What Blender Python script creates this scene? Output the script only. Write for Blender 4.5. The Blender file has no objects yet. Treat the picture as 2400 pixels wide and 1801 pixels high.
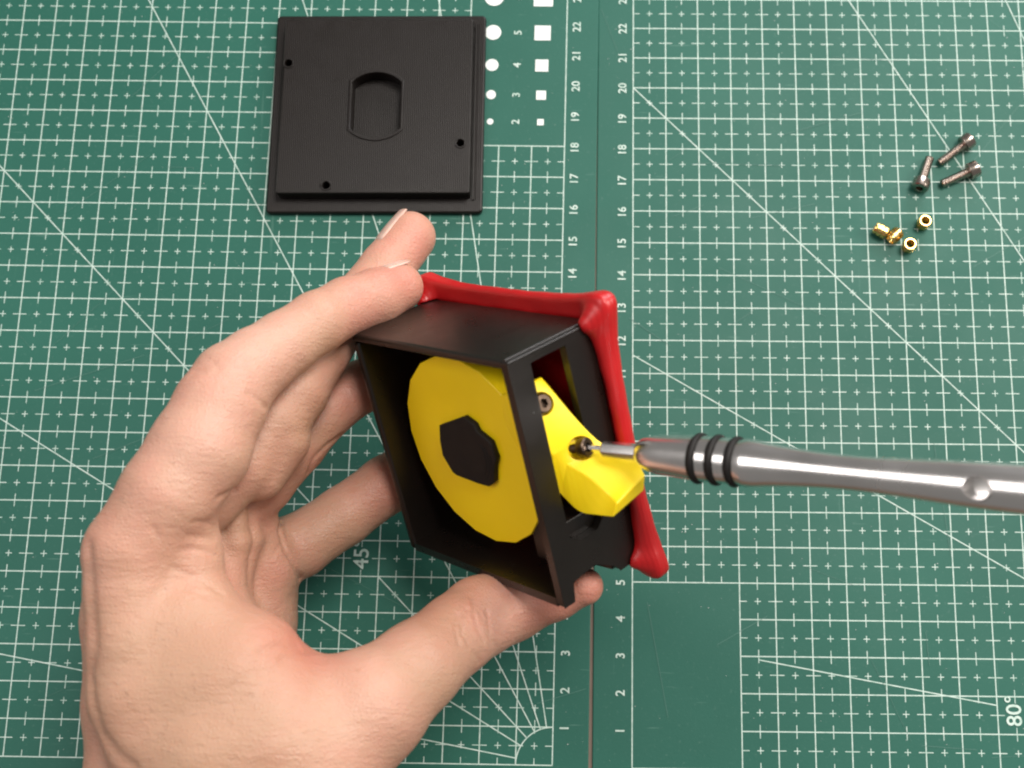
import bpy, bmesh, math
import numpy as np
from mathutils import Vector, Matrix

S = 0.01                      # everything below is written in centimetres
sc = bpy.context.scene
COL = sc.collection

# ------------------------------------------------------------------ camera
CAM_C = np.array([0.9537, 3.31909, 33.97541])
CAM_R = np.array([[0.999862, 0.015545, -0.00584],
                  [-0.013932, 0.976651, 0.214378],
                  [0.009036, -0.214267, 0.976733]])      # world -> camera (x right, y up, z back)
F_PX, PP_X, PP_Y = 2800.0, 1200 + 163.68, 900.5 - 12.1
cam_d = bpy.data.cameras.new('camera')
cam_d.sensor_fit = 'HORIZONTAL'; cam_d.sensor_width = 36.0
cam_d.lens = F_PX / 2400 * 36.0
cam_d.shift_x = -163.68 / 2400; cam_d.shift_y = -12.1 / 2400
cam_d.clip_start = 0.01; cam_d.clip_end = 20.0
cam_d.dof.use_dof = True; cam_d.dof.focus_distance = 0.315; cam_d.dof.aperture_fstop = 17.0
cam = bpy.data.objects.new('camera', cam_d); COL.objects.link(cam)
M = Matrix([list(r) for r in CAM_R.T]).to_4x4(); M.translation = Vector(CAM_C * S)
cam.matrix_world = M
sc.camera = cam

# ------------------------------------------------------------------ light
w = bpy.data.worlds.new('World'); sc.world = w; w.use_nodes = True
w.node_tree.nodes['Background'].inputs[0].default_value = (1.0, 0.965, 0.92, 1)
w.node_tree.nodes['Background'].inputs[1].default_value = 0.21
def area(name, loc, target, size, size_y, power, col):
    l = bpy.data.lights.new(name, 'AREA'); l.shape = 'RECTANGLE'; l.size = size; l.size_y = size_y
    l.energy = power; l.color = col
    o = bpy.data.objects.new(name, l); COL.objects.link(o)
    o.location = loc
    o.rotation_euler = (Vector(target) - Vector(loc)).to_track_quat('-Z', 'Y').to_euler()
    return o
area('ceiling_lamp', (0.36, 0.44, 1.12), (0, 0.08, 0.03), 0.46, 0.46, 15.6, (1.0, 0.945, 0.88))
area('right_fill', (0.95, 0.32, 0.62), (0, 0.06, 0.05), 0.35, 0.35, 7.0, (1.0, 0.93, 0.84))  # added light from the right, brightens the yellow lever
area('left_fill', (-0.70, 0.12, 0.95), (0, 0.06, 0.03), 0.6, 0.6, 4.6, (1.0, 0.95, 0.92))  # added fill from the left, lifts the hand and the disc
area('window_light', (0.42, 1.05, 0.46), (0, 0.08, 0.05), 0.6, 0.4, 9.5, (0.96, 0.97, 1.0))
sc.view_settings.view_transform = 'Standard'; sc.view_settings.look = 'None'
sc.view_settings.gamma = 1.0; sc.view_settings.use_curve_mapping = False
sc.view_settings.exposure = 0.0
sc.render.engine = 'CYCLES'
sc.cycles.use_denoising = True
sc.cycles.max_bounces = 8
sc.cycles.filter_width = 2.1

# ------------------------------------------------------------------ helpers
def at(u, v, z):
    """a point of the place (cm) seen at photo pixel u,v and standing z cm above the mat"""
    d = CAM_R.T @ np.array([(u - PP_X) / F_PX, -(v - PP_Y) / F_PX, -1.0])
    return CAM_C + d * ((z - CAM_C[2]) / d[2])
def depth(p):
    return -(CAM_R @ (np.asarray(p) - CAM_C))[2]

def tag(o, label, cat, group=None, kind=None):
    o['label'] = label; o['category'] = cat
    if group: o['group'] = group
    if kind: o['kind'] = kind
    return o
def empty(name, loc=(0, 0, 0)):
    o = bpy.data.objects.new(name, None); COL.objects.link(o); o.empty_display_size = 0.01
    o.location = Vector(loc) * S
    return o
def link(name, me, mat, parent=None, smooth=False):
    o = bpy.data.objects.new(name, me); COL.objects.link(o)
    if mat: me.materials.append(mat)
    if parent: o.parent = parent
    if smooth:
        for p in me.polygons: p.use_smooth = True
    return o
def mesh(name, verts, faces, mat, parent=None, smooth=False):
    me = bpy.data.meshes.new(name)
    me.from_pydata([tuple(float(c) * S for c in v) for v in verts], [], faces); me.update()
    return link(name, me, mat, parent, smooth)
def bm_obj(name, bm, mat, parent=None, smooth=False):
    for v in bm.verts: v.co *= S
    bmesh.ops.recalc_face_normals(bm, faces=bm.faces)
    me = bpy.data.meshes.new(name); bm.to_mesh(me); bm.free()
    return link(name, me, mat, parent, smooth)
def bevel(o, wd, seg=2, angle=35):
    m = o.modifiers.new('bevel', 'BEVEL'); m.width = wd * S; m.segments = seg
    m.limit_method = 'ANGLE'; m.angle_limit = math.radians(angle); m.harden_normals = False
    for p in o.data.polygons: p.use_smooth = True
    m2 = o.modifiers.new('wn', 'WEIGHTED_NORMAL'); m2.keep_sharp = False
    return o
def box_bm(x0, x1, y0, y1, z0, z1, bm=None):
    bm = bm or bmesh.new()
    r = bmesh.ops.create_cube(bm, size=1.0)
    for v in r['verts']:
        v.co = Vector(((x0 + x1) / 2 + v.co.x * (x1 - x0), (y0 + y1) / 2 + v.co.y * (y1 - y0), (z0 + z1) / 2 + v.co.z * (z1 - z0)))
    return bm
def plate2d(name, loops, z0, z1, mat, parent, bev=0.0, frame=None):
    """flat outline with holes, given thickness and softened edges; loops[0] is the outline"""
    c = bpy.data.curves.new(name, 'CURVE'); c.dimensions = '2D'; c.fill_mode = 'BOTH'
    c.extrude = max((z1 - z0) / 2 - bev, 0.001) * S; c.bevel_depth = bev * S; c.bevel_resolution = 2
    c.offset = -bev * S
    for lp in loops:
        sp = c.splines.new('POLY'); sp.points.add(len(lp) - 1); sp.use_cyclic_u = True
        for i, (x, y) in enumerate(lp): sp.points[i].co = (x * S, y * S, 0, 1)
    t = bpy.data.objects.new(name, c); COL.objects.link(t)
    dg = bpy.context.evaluated_depsgraph_get()
    me = bpy.data.meshes.new_from_object(t.evaluated_get(dg))
    bpy.data.objects.remove(t); bpy.data.curves.remove(c)
    me.transform(Matrix.Translation((0, 0, (z0 + z1) / 2 * S)))
    if frame is not None: me.transform(frame)
    me.name = name
    o = link(name, me, mat, parent)
    return o
def rrect(x0, x1, y0, y1, r, n=6):
    out = []
    for cx, cy, a0 in ((x1 - r, y1 - r, 0), (x0 + r, y1 - r, 90), (x0 + r, y0 + r, 180), (x1 - r, y0 + r, 270)):
        for i in range(n + 1):
            a = math.radians(a0 + 90 * i / n); out.append((cx + r * math.cos(a), cy + r * math.sin(a)))
    return out
def circle(cx, cy, r, n=24, a0=0):
    return [(cx + r * math.cos(a0 + 2 * math.pi * i / n), cy + r * math.sin(a0 + 2 * math.pi * i / n)) for i in range(n)]
def lathe(name, prof, mat, parent=None, n=40, frame=None, close=False, rfun=None, smooth=True):
    """profile [(t, r)] turned about local z"""
    vs, fs = [], []
    for k, (t, r) in enumerate(prof):
        for i in range(n):
            a = 2 * math.pi * i / n; rr = r * (rfun(k, i) if rfun else 1)
            vs.append((rr * math.cos(a), rr * math.sin(a), t))
    m = len(prof)
    for k in range(m if close else m - 1):
        k2 = (k + 1) % m
        for i in range(n):
            j = (i + 1) % n; fs.append((k * n + i, k * n + j, k2 * n + j, k2 * n + i))
    if not close:
        if prof[0][1] > 1e-4: fs.append(tuple(reversed(range(n))))
        if prof[-1][1] > 1e-4: fs.append(tuple(range((m - 1) * n, m * n)))
    if frame is not None: vs = [frame @ Vector(v) for v in vs]
    o = mesh(name, vs, fs, mat, parent, smooth)
    if smooth:
        o.data.set_sharp_from_angle(angle=math.radians(38))
    return o
def frame_z(origin, axis, up=(0, 0, 1)):
    z = Vector(axis).normalized(); u = Vector(up)
    if abs(z.dot(u)) > 0.98: u = Vector((0, 1, 0))
    x = u.cross(z).normalized(); y = z.cross(x)
    m = Matrix((x, y, z)).transposed().to_4x4(); m.translation = Vector(origin)
    return m
def copy_tree(o, parent=None):
    c = o.copy(); COL.objects.link(c); c.parent = parent
    for ch in list(o.children): copy_tree(ch, c)
    return c

# ------------------------------------------------------------------ materials
def mat_new(name):
    m = bpy.data.materials.new(name); m.use_nodes = True
    nt = m.node_tree; b = nt.nodes['Principled BSDF']
    return m, nt, b
def N(nt, typ, **kw):
    n = nt.nodes.new(typ)
    for k, v in kw.items():
        if hasattr(n, k): setattr(n, k, v)
        else: n.inputs[k].default_value = v
    return n
def coords(nt, scale=(1, 1, 1), kind='Object', rot=(0, 0, 0)):
    tc = N(nt, 'ShaderNodeTexCoord'); mp = N(nt, 'ShaderNodeMapping')
    mp.inputs['Scale'].default_value = scale; mp.inputs['Rotation'].default_value = rot
    nt.links.new(tc.outputs[kind], mp.inputs['Vector'])
    return mp.outputs['Vector']
def ramp(nt, fac, stops):
    r = N(nt, 'ShaderNodeValToRGB'); e = r.color_ramp.elements
    while len(e) > 1: e.remove(e[-1])
    e[0].position = stops[0][0]; e[0].color = (*stops[0][1], 1)
    for p, c in stops[1:]:
        x = e.new(p); x.color = (*c, 1)
    nt.links.new(fac, r.inputs['Fac'])
    return r.outputs['Color']
def noise(nt, vec, scale, detail=3, rough=0.55):
    n = N(nt, 'ShaderNodeTexNoise'); n.inputs['Scale'].default_value = scale
    n.inputs['Detail'].default_value = detail; n.inputs['Roughness'].default_value = rough
    nt.links.new(vec, n.inputs['Vector'])
    return n.outputs['Fac']
def bump(nt, b, h, strength, dist, chain=None):
    n = N(nt, 'ShaderNodeBump'); n.inputs['Strength'].default_value = strength; n.inputs['Distance'].default_value = dist
    nt.links.new(h, n.inputs['Height'])
    if chain is not None: nt.links.new(chain, n.inputs['Normal'])
    nt.links.new(n.outputs['Normal'], b.inputs['Normal'])
    return n.outputs['Normal']
def lerpc(nt, fac, a, bcol):
    n = N(nt, 'ShaderNodeMix', data_type='RGBA')
    if isinstance(fac, (int, float)): n.inputs[0].default_value = fac
    else: nt.links.new(fac, n.inputs[0])
    for s, val in ((6, a), (7, bcol)):
        if isinstance(val, tuple): n.inputs[s].default_value = (*val, 1)
        else: nt.links.new(val, n.inputs[s])
    return n.outputs[2]

def mk_mat_green():
    m, nt, b = mat_new('cutting_mat_vinyl')
    v = coords(nt)
    c = ramp(nt, noise(nt, v, 14, 4), [(0.3, (0.0105, 0.079, 0.0570)), (0.7, (0.0150, 0.096, 0.070))])
    c2 = ramp(nt, noise(nt, v, 900, 2), [(0.62, (0, 0, 0)), (0.80, (0.5, 0.5, 0.5))])
    sp = N(nt, 'ShaderNodeMix', data_type='RGBA', blend_type='ADD'); sp.inputs[0].default_value = 0.05
    nt.links.new(c, sp.inputs[6]); nt.links.new(c2, sp.inputs[7])
    # short pale knife scuffs
    vs = coords(nt, (60, 900, 1), rot=(0, 0, 0.5))
    sc1 = ramp(nt, noise(nt, vs, 1.0, 2), [(0.70, (0, 0, 0)), (0.78, (1, 1, 1))])
    mx = lerpc(nt, sc1, sp.outputs[2], (0.06, 0.15, 0.12))
    vs2 = coords(nt, (700, 22, 1), rot=(0, 0, 0.9))
    sc2 = ramp(nt, noise(nt, vs2, 1.0, 2), [(0.71, (0, 0, 0)), (0.77, (1, 1, 1))])
    mx = lerpc(nt, N_mul(nt, sc2, 0.6), mx, (0.05, 0.14, 0.11))
    nt.links.new(mx, b.inputs['Base Color'])
    r = ramp(nt, noise(nt, v, 40, 4), [(0.3, (0.50,) * 3), (0.7, (0.60,) * 3)])
    nt.links.new(r, b.inputs['Roughness'])
    b.inputs['Specular IOR Level'].default_value = 0.27
    bump(nt, b, noise(nt, v, 1400, 2), 0.25, 0.0001)
    return m
def mk_print():
    m, nt, b = mat_new('white_print')
    v = coords(nt)
    c = ramp(nt, noise(nt, v, 500, 3), [(0.30, (0.29, 0.42, 0.36)), (0.62, (0.47, 0.57, 0.52))])
    nt.links.new(c, b.inputs['Base Color']); b.inputs['Roughness'].default_value = 0.55
    return m
def mk_solid_print():
    m, nt, b = mat_new('white_print_solid')
    v = coords(nt)
    c = ramp(nt, noise(nt, v, 300, 3), [(0.25, (0.56, 0.60, 0.58)), (0.6, (0.64, 0.67, 0.65))])
    nt.links.new(c, b.inputs['Base Color']); b.inputs['Roughness'].default_value = 0.55
    return m
def mk_plastic(name, col, rough, dark=0.85, lines=None, sss=0.0, spec=0.5, lstr=0.35):
    m, nt, b = mat_new(name)
    v = coords(nt)
    c = ramp(nt, noise(nt, v, 90, 4), [(0.3, tuple(x * dark for x in col)), (0.7, col)])
    if col[0] < 0.1:
        du = ramp(nt, noise(nt, v, 330, 2), [(0.765, (0, 0, 0)), (0.80, (1, 1, 1))])
        c = lerpc(nt, N_mul(nt, du, 0.5), c, (0.06, 0.055, 0.05))
    nt.links.new(c, b.inputs['Base Color'])
    r = ramp(nt, noise(nt, v, 160, 3), [(0.3, (rough * 0.88,) * 3), (0.7, (min(1, rough * 1.12),) * 3)])
    nt.links.new(r, b.inputs['Roughness'])
    b.inputs['Specular IOR Level'].default_value = spec
    if sss:
        b.inputs['Subsurface Weight'].default_value = sss
        b.inputs['Subsurface Radius'].default_value = (1, .6, .3); b.inputs['Subsurface Scale'].default_value = 0.0012
    ch = bump(nt, b, noise(nt, v, 420, 3), 0.06, 0.00010)
    if lines:
        wv = N(nt, 'ShaderNodeTexWave'); wv.wave_type = 'BANDS'; wv.bands_direction = lines[0]
        wv.inputs['Scale'].default_value = lines[1]; wv.inputs['Distortion'].default_value = 0.25
        wv.inputs['Detail'].default_value = 1.0; wv.inputs['Detail Scale'].default_value = 0.3
        nt.links.new(v, wv.inputs['Vector'])
        bump(nt, b, wv.outputs['Fac'], lstr, 0.0001, ch)
    return m
def mk_metal(name, col, rough, aniso=0.0, nscale=200):
    m, nt, b = mat_new(name)
    v = coords(nt)
    c = ramp(nt, noise(nt, v, nscale, 4), [(0.3, tuple(x * 0.8 for x in col)), (0.7, col)])
    nt.links.new(c, b.inputs['Base Color']); b.inputs['Metallic'].default_value = 1.0
    r = ramp(nt, noise(nt, v, nscale * 2, 3), [(0.3, (rough * 0.8,) * 3), (0.7, (rough * 1.2,) * 3)])
    nt.links.new(r, b.inputs['Roughness'])
    if aniso: b.inputs['Anisotropic'].default_value = aniso
    return m
def mk_skin():
    m, nt, b = mat_new('skin')
    v = coords(nt)
    att = N(nt, 'ShaderNodeAttribute', attribute_name='pigment')
    sep = N(nt, 'ShaderNodeSeparateColor'); nt.links.new(att.outputs['Color'], sep.inputs[0])
    base = ramp(nt, noise(nt, v, 55, 4), [(0.28, (0.420, 0.228, 0.158)), (0.72, (0.492, 0.283, 0.204))])
    mott = ramp(nt, noise(nt, v, 190, 3), [(0.35, (0, 0, 0)), (0.75, (1, 1, 1))])
    base = lerpc(nt, N_mul(nt, mott, 0.6), base, (0.465, 0.222, 0.163))
    m2 = ramp(nt, noise(nt, v, 85, 3), [(0.42, (0, 0, 0)), (0.66, (1, 1, 1))])
    base = lerpc(nt, N_mul(nt, m2, 0.42), base, (0.475, 0.210, 0.158))
    m3 = ramp(nt, noise(nt, coords(nt, (1, 1.1, 0.9), rot=(0.4, 0.2, 1.0)), 70, 3), [(0.45, (0, 0, 0)), (0.68, (1, 1, 1))])
    base = lerpc(nt, N_mul(nt, m3, 0.40), base, (0.435, 0.275, 0.185))
    red = lerpc(nt, sep.outputs[0], base, (0.46, 0.150, 0.112))
    pale = lerpc(nt, sep.outputs[1], red, (0.53, 0.338, 0.265))
    pale = lerpc(nt, sep.outputs[2], pale, (0.37, 0.220, 0.138))
    frk = ramp(nt, noise(nt, v, 520, 1), [(0.74, (0, 0, 0)), (0.80, (1, 1, 1))])
    c = lerpc(nt, N_mul(nt, frk, 0.45), pale, (0.36, 0.19, 0.12))
    nt.links.new(c, b.inputs['Base Color'])
    b.inputs['Subsurface Weight'].default_value = 0.28
    b.inputs['Subsurface Radius'].default_value = (1.0, 0.35, 0.18)
    b.inputs['Subsurface Scale'].default_value = 0.003
    rr = ramp(nt, noise(nt, v, 240, 3), [(0.3, (0.42,) * 3), (0.7, (0.60,) * 3)])
    nt.links.new(rr, b.inputs['Roughness'])
    b.inputs['Specular IOR Level'].default_value = 0.45
    vo = N(nt, 'ShaderNodeTexVoronoi'); vo.feature = 'DISTANCE_TO_EDGE'; vo.inputs['Scale'].default_value = 1250
    nv = noise(nt, v, 260, 4, 0.6)
    nt.links.new(v, vo.inputs['Vector'])
    ch = bump(nt, b, vo.outputs['Distance'], 0.40, 0.0005)
    ch = bump(nt, b, nv, 0.19, 0.0009, ch)
    v2 = coords(nt, (120, 120, 500))
    ch = bump(nt, b, noise(nt, v2, 1.0, 3), 0.15, 0.0007, ch)
    v3 = coords(nt, (180, 900, 400), rot=(0, 0, 0.6))
    bump(nt, b, noise(nt, v3, 1.0, 2), 0.40, 0.0005, ch)
    return m
def N_mul(nt, sock, k):
    n = N(nt, 'ShaderNodeMath', operation='MULTIPLY'); nt.links.new(sock, n.inputs[0]); n.inputs[1].default_value = k
    return n.outputs[0]
def mk_nail():
    m, nt, b = mat_new('fingernail')
    v = coords(nt)
    c = ramp(nt, noise(nt, v, 300, 3), [(0.3, (0.50, 0.315, 0.255)), (0.7, (0.58, 0.385, 0.32))])
    nt.links.new(c, b.inputs['Base Color']); b.inputs['Roughness'].default_value = 0.28
    b.inputs['Subsurface Weight'].default_value = 0.2; b.inputs['Subsurface Scale'].default_value = 0.002
    return m
def mk_wood():
    m, nt, b = mat_new('table_wood')
    v = coords(nt, (3, 40, 3))
    c = ramp(nt, noise(nt, v, 6, 5), [(0.3, (0.07, 0.04, 0.025)), (0.7, (0.13, 0.08, 0.05))])
    nt.links.new(c, b.inputs['Base Color']); b.inputs['Roughness'].default_value = 0.5
    return m

GREEN = mk_mat_green(); PRINT = mk_print(); SOLID = mk_solid_print(); WOOD = mk_wood()
BLACK = mk_plastic('black_print_plastic', (0.0075, 0.0055, 0.0047), 0.38, lines=('X', 560), spec=0.22, lstr=0.45)
BLACKBOX = mk_plastic('black_box_plastic', (0.0075, 0.0055, 0.0044), 0.30, lines=('Z', 560), spec=0.5, lstr=0.2)
YELLOW = mk_plastic('yellow_plastic', (0.96, 0.70, 0.006), 0.40, dark=0.96, lines=('Z', 560), sss=0.12, lstr=0.12)
RED = mk_plastic('red_rubber', (0.43, 0.007, 0.009), 0.38, dark=0.85, sss=0.05, lines=('Z', 330), lstr=0.3)
STEEL = mk_metal('brushed_steel', (0.93, 0.905, 0.89), 0.25, 0.0, 25)
SCREW = mk_metal('screw_steel', (0.48, 0.405, 0.355), 0.25)
SCREWD = mk_metal('dark_screw_steel', (0.085, 0.06, 0.045), 0.42)  # darker, rougher steel for the two lever screws
BRASS = mk_metal('brass', (0.90, 0.62, 0.22), 0.24)
RUBBER = mk_plastic('black_rubber', (0.010, 0.0085, 0.008), 0.6, spec=0.25)
SKIN = mk_skin(); NAIL = mk_nail()

# ------------------------------------------------------------------ the surface: table and folding cutting mat
tb = bm_obj('table', box_bm(-32, 34, -16, 44, -3.3, -0.31), WOOD)
tb['kind'] = 'structure'

matroot = tag(empty('cutting_mat'), 'green folding cutting mat printed with a white centimetre grid, under everything', 'cutting mat')
TH = 0.0048
FR = Matrix.Translation((2.172 * S, -0.0426 * S, 0)) @ Matrix.Rotation(TH, 4, 'Z')     # grid corner of the second panel
def panel(x0, x1, frame=None):
    o = plate2d('mat_panel', [rrect(x0, x1, -2.2, 30.0, 0.3)], -0.3, 0.0, GREEN, matroot, 0.03)
    if frame is not None: o.matrix_local = frame
    for p in o.data.polygons: p.use_smooth = False
    return o
pl = panel(-26.0, 0.985)
pr = panel(-1.085, 22.0, FR)

bevel(bm_obj('hinge_strip', box_bm(0.9, 1.2, -2.1, 29.9, -0.25, -0.05), mk_plastic('hinge_fabric', (0.15, 0.11, 0.085), 0.7), matroot), 0.02)

class Print:
    def __init__(s): s.layers = {}
    def quad(s, a, b, wd, layer):
        ax, ay = a; bx, by = b; L = math.hypot(bx - ax, by - ay)
        if L < 1e-6: return
        nx, ny = -(by - ay) / L * wd / 2, (bx - ax) / L * wd / 2
        vs, fs = s.layers.setdefault(layer, ([], [])); k = len(vs); z = 0.003 + 0.0015 * layer
        vs += [(ax + nx, ay + ny, z), (ax - nx, ay - ny, z), (bx - nx, by - ny, z), (bx + nx, by + ny, z)]; fs.append((k, k + 1, k + 2, k + 3))
    def build(s, name, parent):
        vs, fs = [], []
        for _, (v, f) in sorted(s.layers.items()):
            k = len(vs); vs += v; fs += [tuple(i + k for i in q) for q in f]
        return mesh(name, vs, fs, PRINT, parent)
WL, WD = 0.031, 0.023
def grid(parent, c0, c1, r0, r1, holes):
    """holes: cell rectangles (c0,c1,r0,r1) left without a grid"""
    P = Print()
    def inside(x, y): return any(a < x < b and c < y < d for a, b, c, d in holes)
    def runs(fixed, lo, hi, horiz):
        out, start = [], None; k = lo; st = 0.25
        n = int(round((hi - lo) / st))
        for i in range(n):
            x = lo + (i + 0.5) * st; q = inside(x, fixed) if horiz else inside(fixed, x)
            if not q and start is None: start = lo + i * st
            if q and start is not None: out.append((start, lo + i * st)); start = None
        if start is not None: out.append((start, hi))
        return out
    for r in range(r0, r1 + 1):
        for a, b in runs(r, c0, c1, True): P.quad((a, r), (b, r), WL, 0)
        if r < r1:
            h = r + 0.5
            for c in range(c0, c1 + 1):
                for x, l in ((c, 0.2), (c + 0.5, 0.09)):
                    a, b = max(c0, x - l), min(c1, x + l)
                    if b <= a: continue
                    if inside(x - 0.01, h) or inside(x + 0.01, h):
                        if inside(x - 0.1, h) and inside(x + 0.1, h): continue
                        if inside(x + 0.1, h): b = x
                        else: a = x
                    P.quad((a, h), (b, h), WD, 0)
    for c in range(c0, c1 + 1):
        for a, b in runs(c, r0, r1, False): P.quad((c, a), (c, b), WL, 1)
        if c < c1:
            h = c + 0.5
            for r in range(r0, r1 + 1):
                for y, l in ((r, 0.18), (r + 0.5, 0.09)):
                    a, b = max(r0, y - l), min(r1, y + l)
                    if b <= a: continue
                    if inside(h, y - 0.01) or inside(h, y + 0.01):
                        if inside(h, y - 0.1) and inside(h, y + 0.1): continue
                        if inside(h, y + 0.1): b = y
                        else: a = y
                    P.quad((h, a), (h, b), WD, 1)
    return P.build('printed_grid', parent)
HL = [(-3, 0, 18, 27.2), (-5.98, -5.02, 5.02, 5.98)]
grid(pl, -24, 0, 0, 27, HL)
HR = [(0, 3, 0, 5), (10.02, 10.98, 1.02, 1.98)]
grid(pr, 0, 20, 0, 27, HR)
def rays(parent, segs):
    P = Print()
    for i, (a, b) in enumerate(segs): P.quad(a, b, WL, 2 + i % 6)
    return P.build('printed_angle_lines', parent)
segs = []
for ang in (10, 30, 45, 60, 70, 80):
    t = math.radians(ang); dx, dy = -math.cos(t), math.sin(t); R1 = min(24 / max(1e-6, abs(dx)), 27 / dy)
    if ang == 45:
        segs += [((dx, dy), (-4.98, 4.98)), ((-6.1, 6.1), (dx * R1, dy * R1))]
    elif ang == 80:
        segs += [((dx, dy), (dx * R1, dy * R1))]
    else: segs.append(((dx, dy), (dx * R1, dy * R1)))
arc = [(-math.sin(math.radians(a)), math.cos(math.radians(a))) for a in range(0, 91, 6)]
segs += list(zip(arc[:-1], arc[1:]))
rays(pl, segs)
segs = [((3.5, 16.5 * math.tan(math.radians(10))), (9.98, 10.02 * math.tan(math.radians(10))))]
for ang in (30, 45, 60, 70, 80):
    t = math.radians(ang); dx, dy = -math.cos(t), math.sin(t); R1 = min(20 / max(1e-6, abs(dx)), 27 / dy)
    segs.append(((20 + dx, dy), (20 + dx * R1, dy * R1)))
rays(pr, segs)
def number(txt, x, y, size, parent, rot=90, name='printed_number', bold=0.005):
    c = bpy.data.curves.new(name, 'FONT'); c.body = txt; c.size = size * S; c.align_x = 'CENTER'; c.align_y = 'CENTER'
    c.offset = bold * S; c.resolution_u = 3
    t = bpy.data.objects.new(name, c); COL.objects.link(t)
    dg = bpy.context.evaluated_depsgraph_get()
    me = bpy.data.meshes.new_from_object(t.evaluated_get(dg)); bpy.data.objects.remove(t); bpy.data.curves.remove(c)
    me.name = name
    xs = [v.co.x for v in me.vertices]; ys = [v.co.y for v in me.vertices]
    me.transform(Matrix.Translation((-(min(xs) + max(xs)) / 2, -(min(ys) + max(ys)) / 2, 0)))
    me.transform(Matrix.Translation((x * S, y * S, 0.014 * S)) @ Matrix.Rotation(math.radians(rot), 4, 'Z'))
    return link(name, me, PRINT, parent)
for r in range(1, 27):
    number(str(r), 0.305, r - 0.02, 0.35, pl)
    number(str(r), -0.335, r - 0.02, 0.35, pr)
number('45°', -5.52, 5.60, 0.60, pl)
number('80°', 10.43, 1.62, 0.60, pr)
for n_, y in ((2, 18.78), (3, 19.67), (4, 20.66), (5, 21.76), (6, 22.97), (7, 24.25), (8, 25.65)):
    r = n_ * 0.05
    mesh('printed_circle', [(x, q, 0.012) for x, q in circle(-2.29, y, r, 32)], [tuple(range(32))], SOLID, pl)
    mesh('printed_square', [(-0.75 + a * r, y + b * r, 0.012) for a, b in ((-1, -1), (1, -1), (1, 1), (-1, 1))], [(0, 1, 2, 3)], SOLID, pl)
    number(str(n_), -1.52, y, 0.33, pl)

# knife marks and dust on the mat
rs = np.random.default_rng(11)
m_, nt_, b_ = mat_new('knife_mark'); b_.inputs['Base Color'].default_value = (0.055, 0.15, 0.12, 1); b_.inputs['Roughness'].default_value = 0.6
m2_, nt_, b_ = mat_new('dust'); b_.inputs['Base Color'].default_value = (0.42, 0.44, 0.42, 1); b_.inputs['Roughness'].default_value = 0.9
for pan, xa, xb in ((pl, -18, 0.9), (pr, -1, 13)):
    for k in range(26):
        x, y, a, L = rs.uniform(xa, xb), rs.uniform(0, 23), rs.normal(0.15, 0.5) + (math.pi / 2 if k % 3 == 0 else 0), rs.uniform(0.6, 3.6)
        x2 = min(max(x + L * math.cos(a), xa), xb); P = Print(); P.quad((x, y), (x2, y + L * math.sin(a)), rs.uniform(0.006, 0.014), 8 + k % 4)
        o = P.build('knife_mark', pan); o.data.materials.clear(); o.data.materials.append(m_)
    vs, fs = [], []
    for k in range(240):
        x, y, r, a = rs.uniform(xa, xb), rs.uniform(-0.5, 23.5), rs.uniform(0.004, 0.013), rs.uniform(0, 3); k0 = len(vs)
        for i in range(4): vs.append((x + r * math.cos(a + i * 1.571) * (1.8 if i % 2 else 1), y + r * math.sin(a + i * 1.571), 0.024))
        fs.append((k0, k0 + 1, k0 + 2, k0 + 3))
    o = mesh('dust', vs, fs, m2_, pan); o['kind'] = 'stuff'

# ------------------------------------------------------------------ black cover plate lying on the mat
cov = tag(empty('cover_plate', (-5.70, 18.96, 0.012)), 'square black plastic cover plate with a rounded slot, lying flat on the mat', 'cover plate')
cov.rotation_euler = (0, 0, 0.014)
o = plate2d('base', [rrect(-3.24, 3.24, -3.24, 3.22, 0.13)], 0, 0.2, BLACK, cov, 0.05)
def slot(wd, r, n=10):
    a = math.acos(wd / r); out = []
    for a0 in (a, math.pi + a):
        for i in range(n + 1):
            t = a0 + (math.pi - 2 * a) * i / n; out.append((r * math.cos(t), r * math.sin(t)))
    return out
hl = [(-2.69, 1.38), (-1.36, -2.56), (2.59, -1.22)]
def off(lp, x, y): return [(a + x, b + y) for a, b in lp]
o = plate2d('raised_panel', [rrect(-2.86, 2.90, -2.80, 2.84, 0.09), off(slot(0.74, 1.06), 0.02, 0.0)] + [circle(x, y, 0.115) for x, y in hl],
            0.2005, 0.66, BLACK, cov, 0.03)
# recessed ledge in the slot, raised lips round the holes
lp = off(slot(0.83, 1.15), 0.02, 0.0); li = off(slot(0.75, 1.065), 0.02, 0.0)
plate2d('slot_lip', [lp, li], 0.655, 0.70, BLACK, cov, 0.016)
for x, y in hl:
    plate2d('hole_lip', [circle(x, y, 0.17), circle(x, y, 0.12)], 0.655, 0.69, BLACK, cov, 0.012)
plate2d('corner_lug', [rrect(2.92, 3.02, -2.86, 2.9, 0.03)], 0.195, 0.26, BLACK, cov, 0.02)

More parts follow.
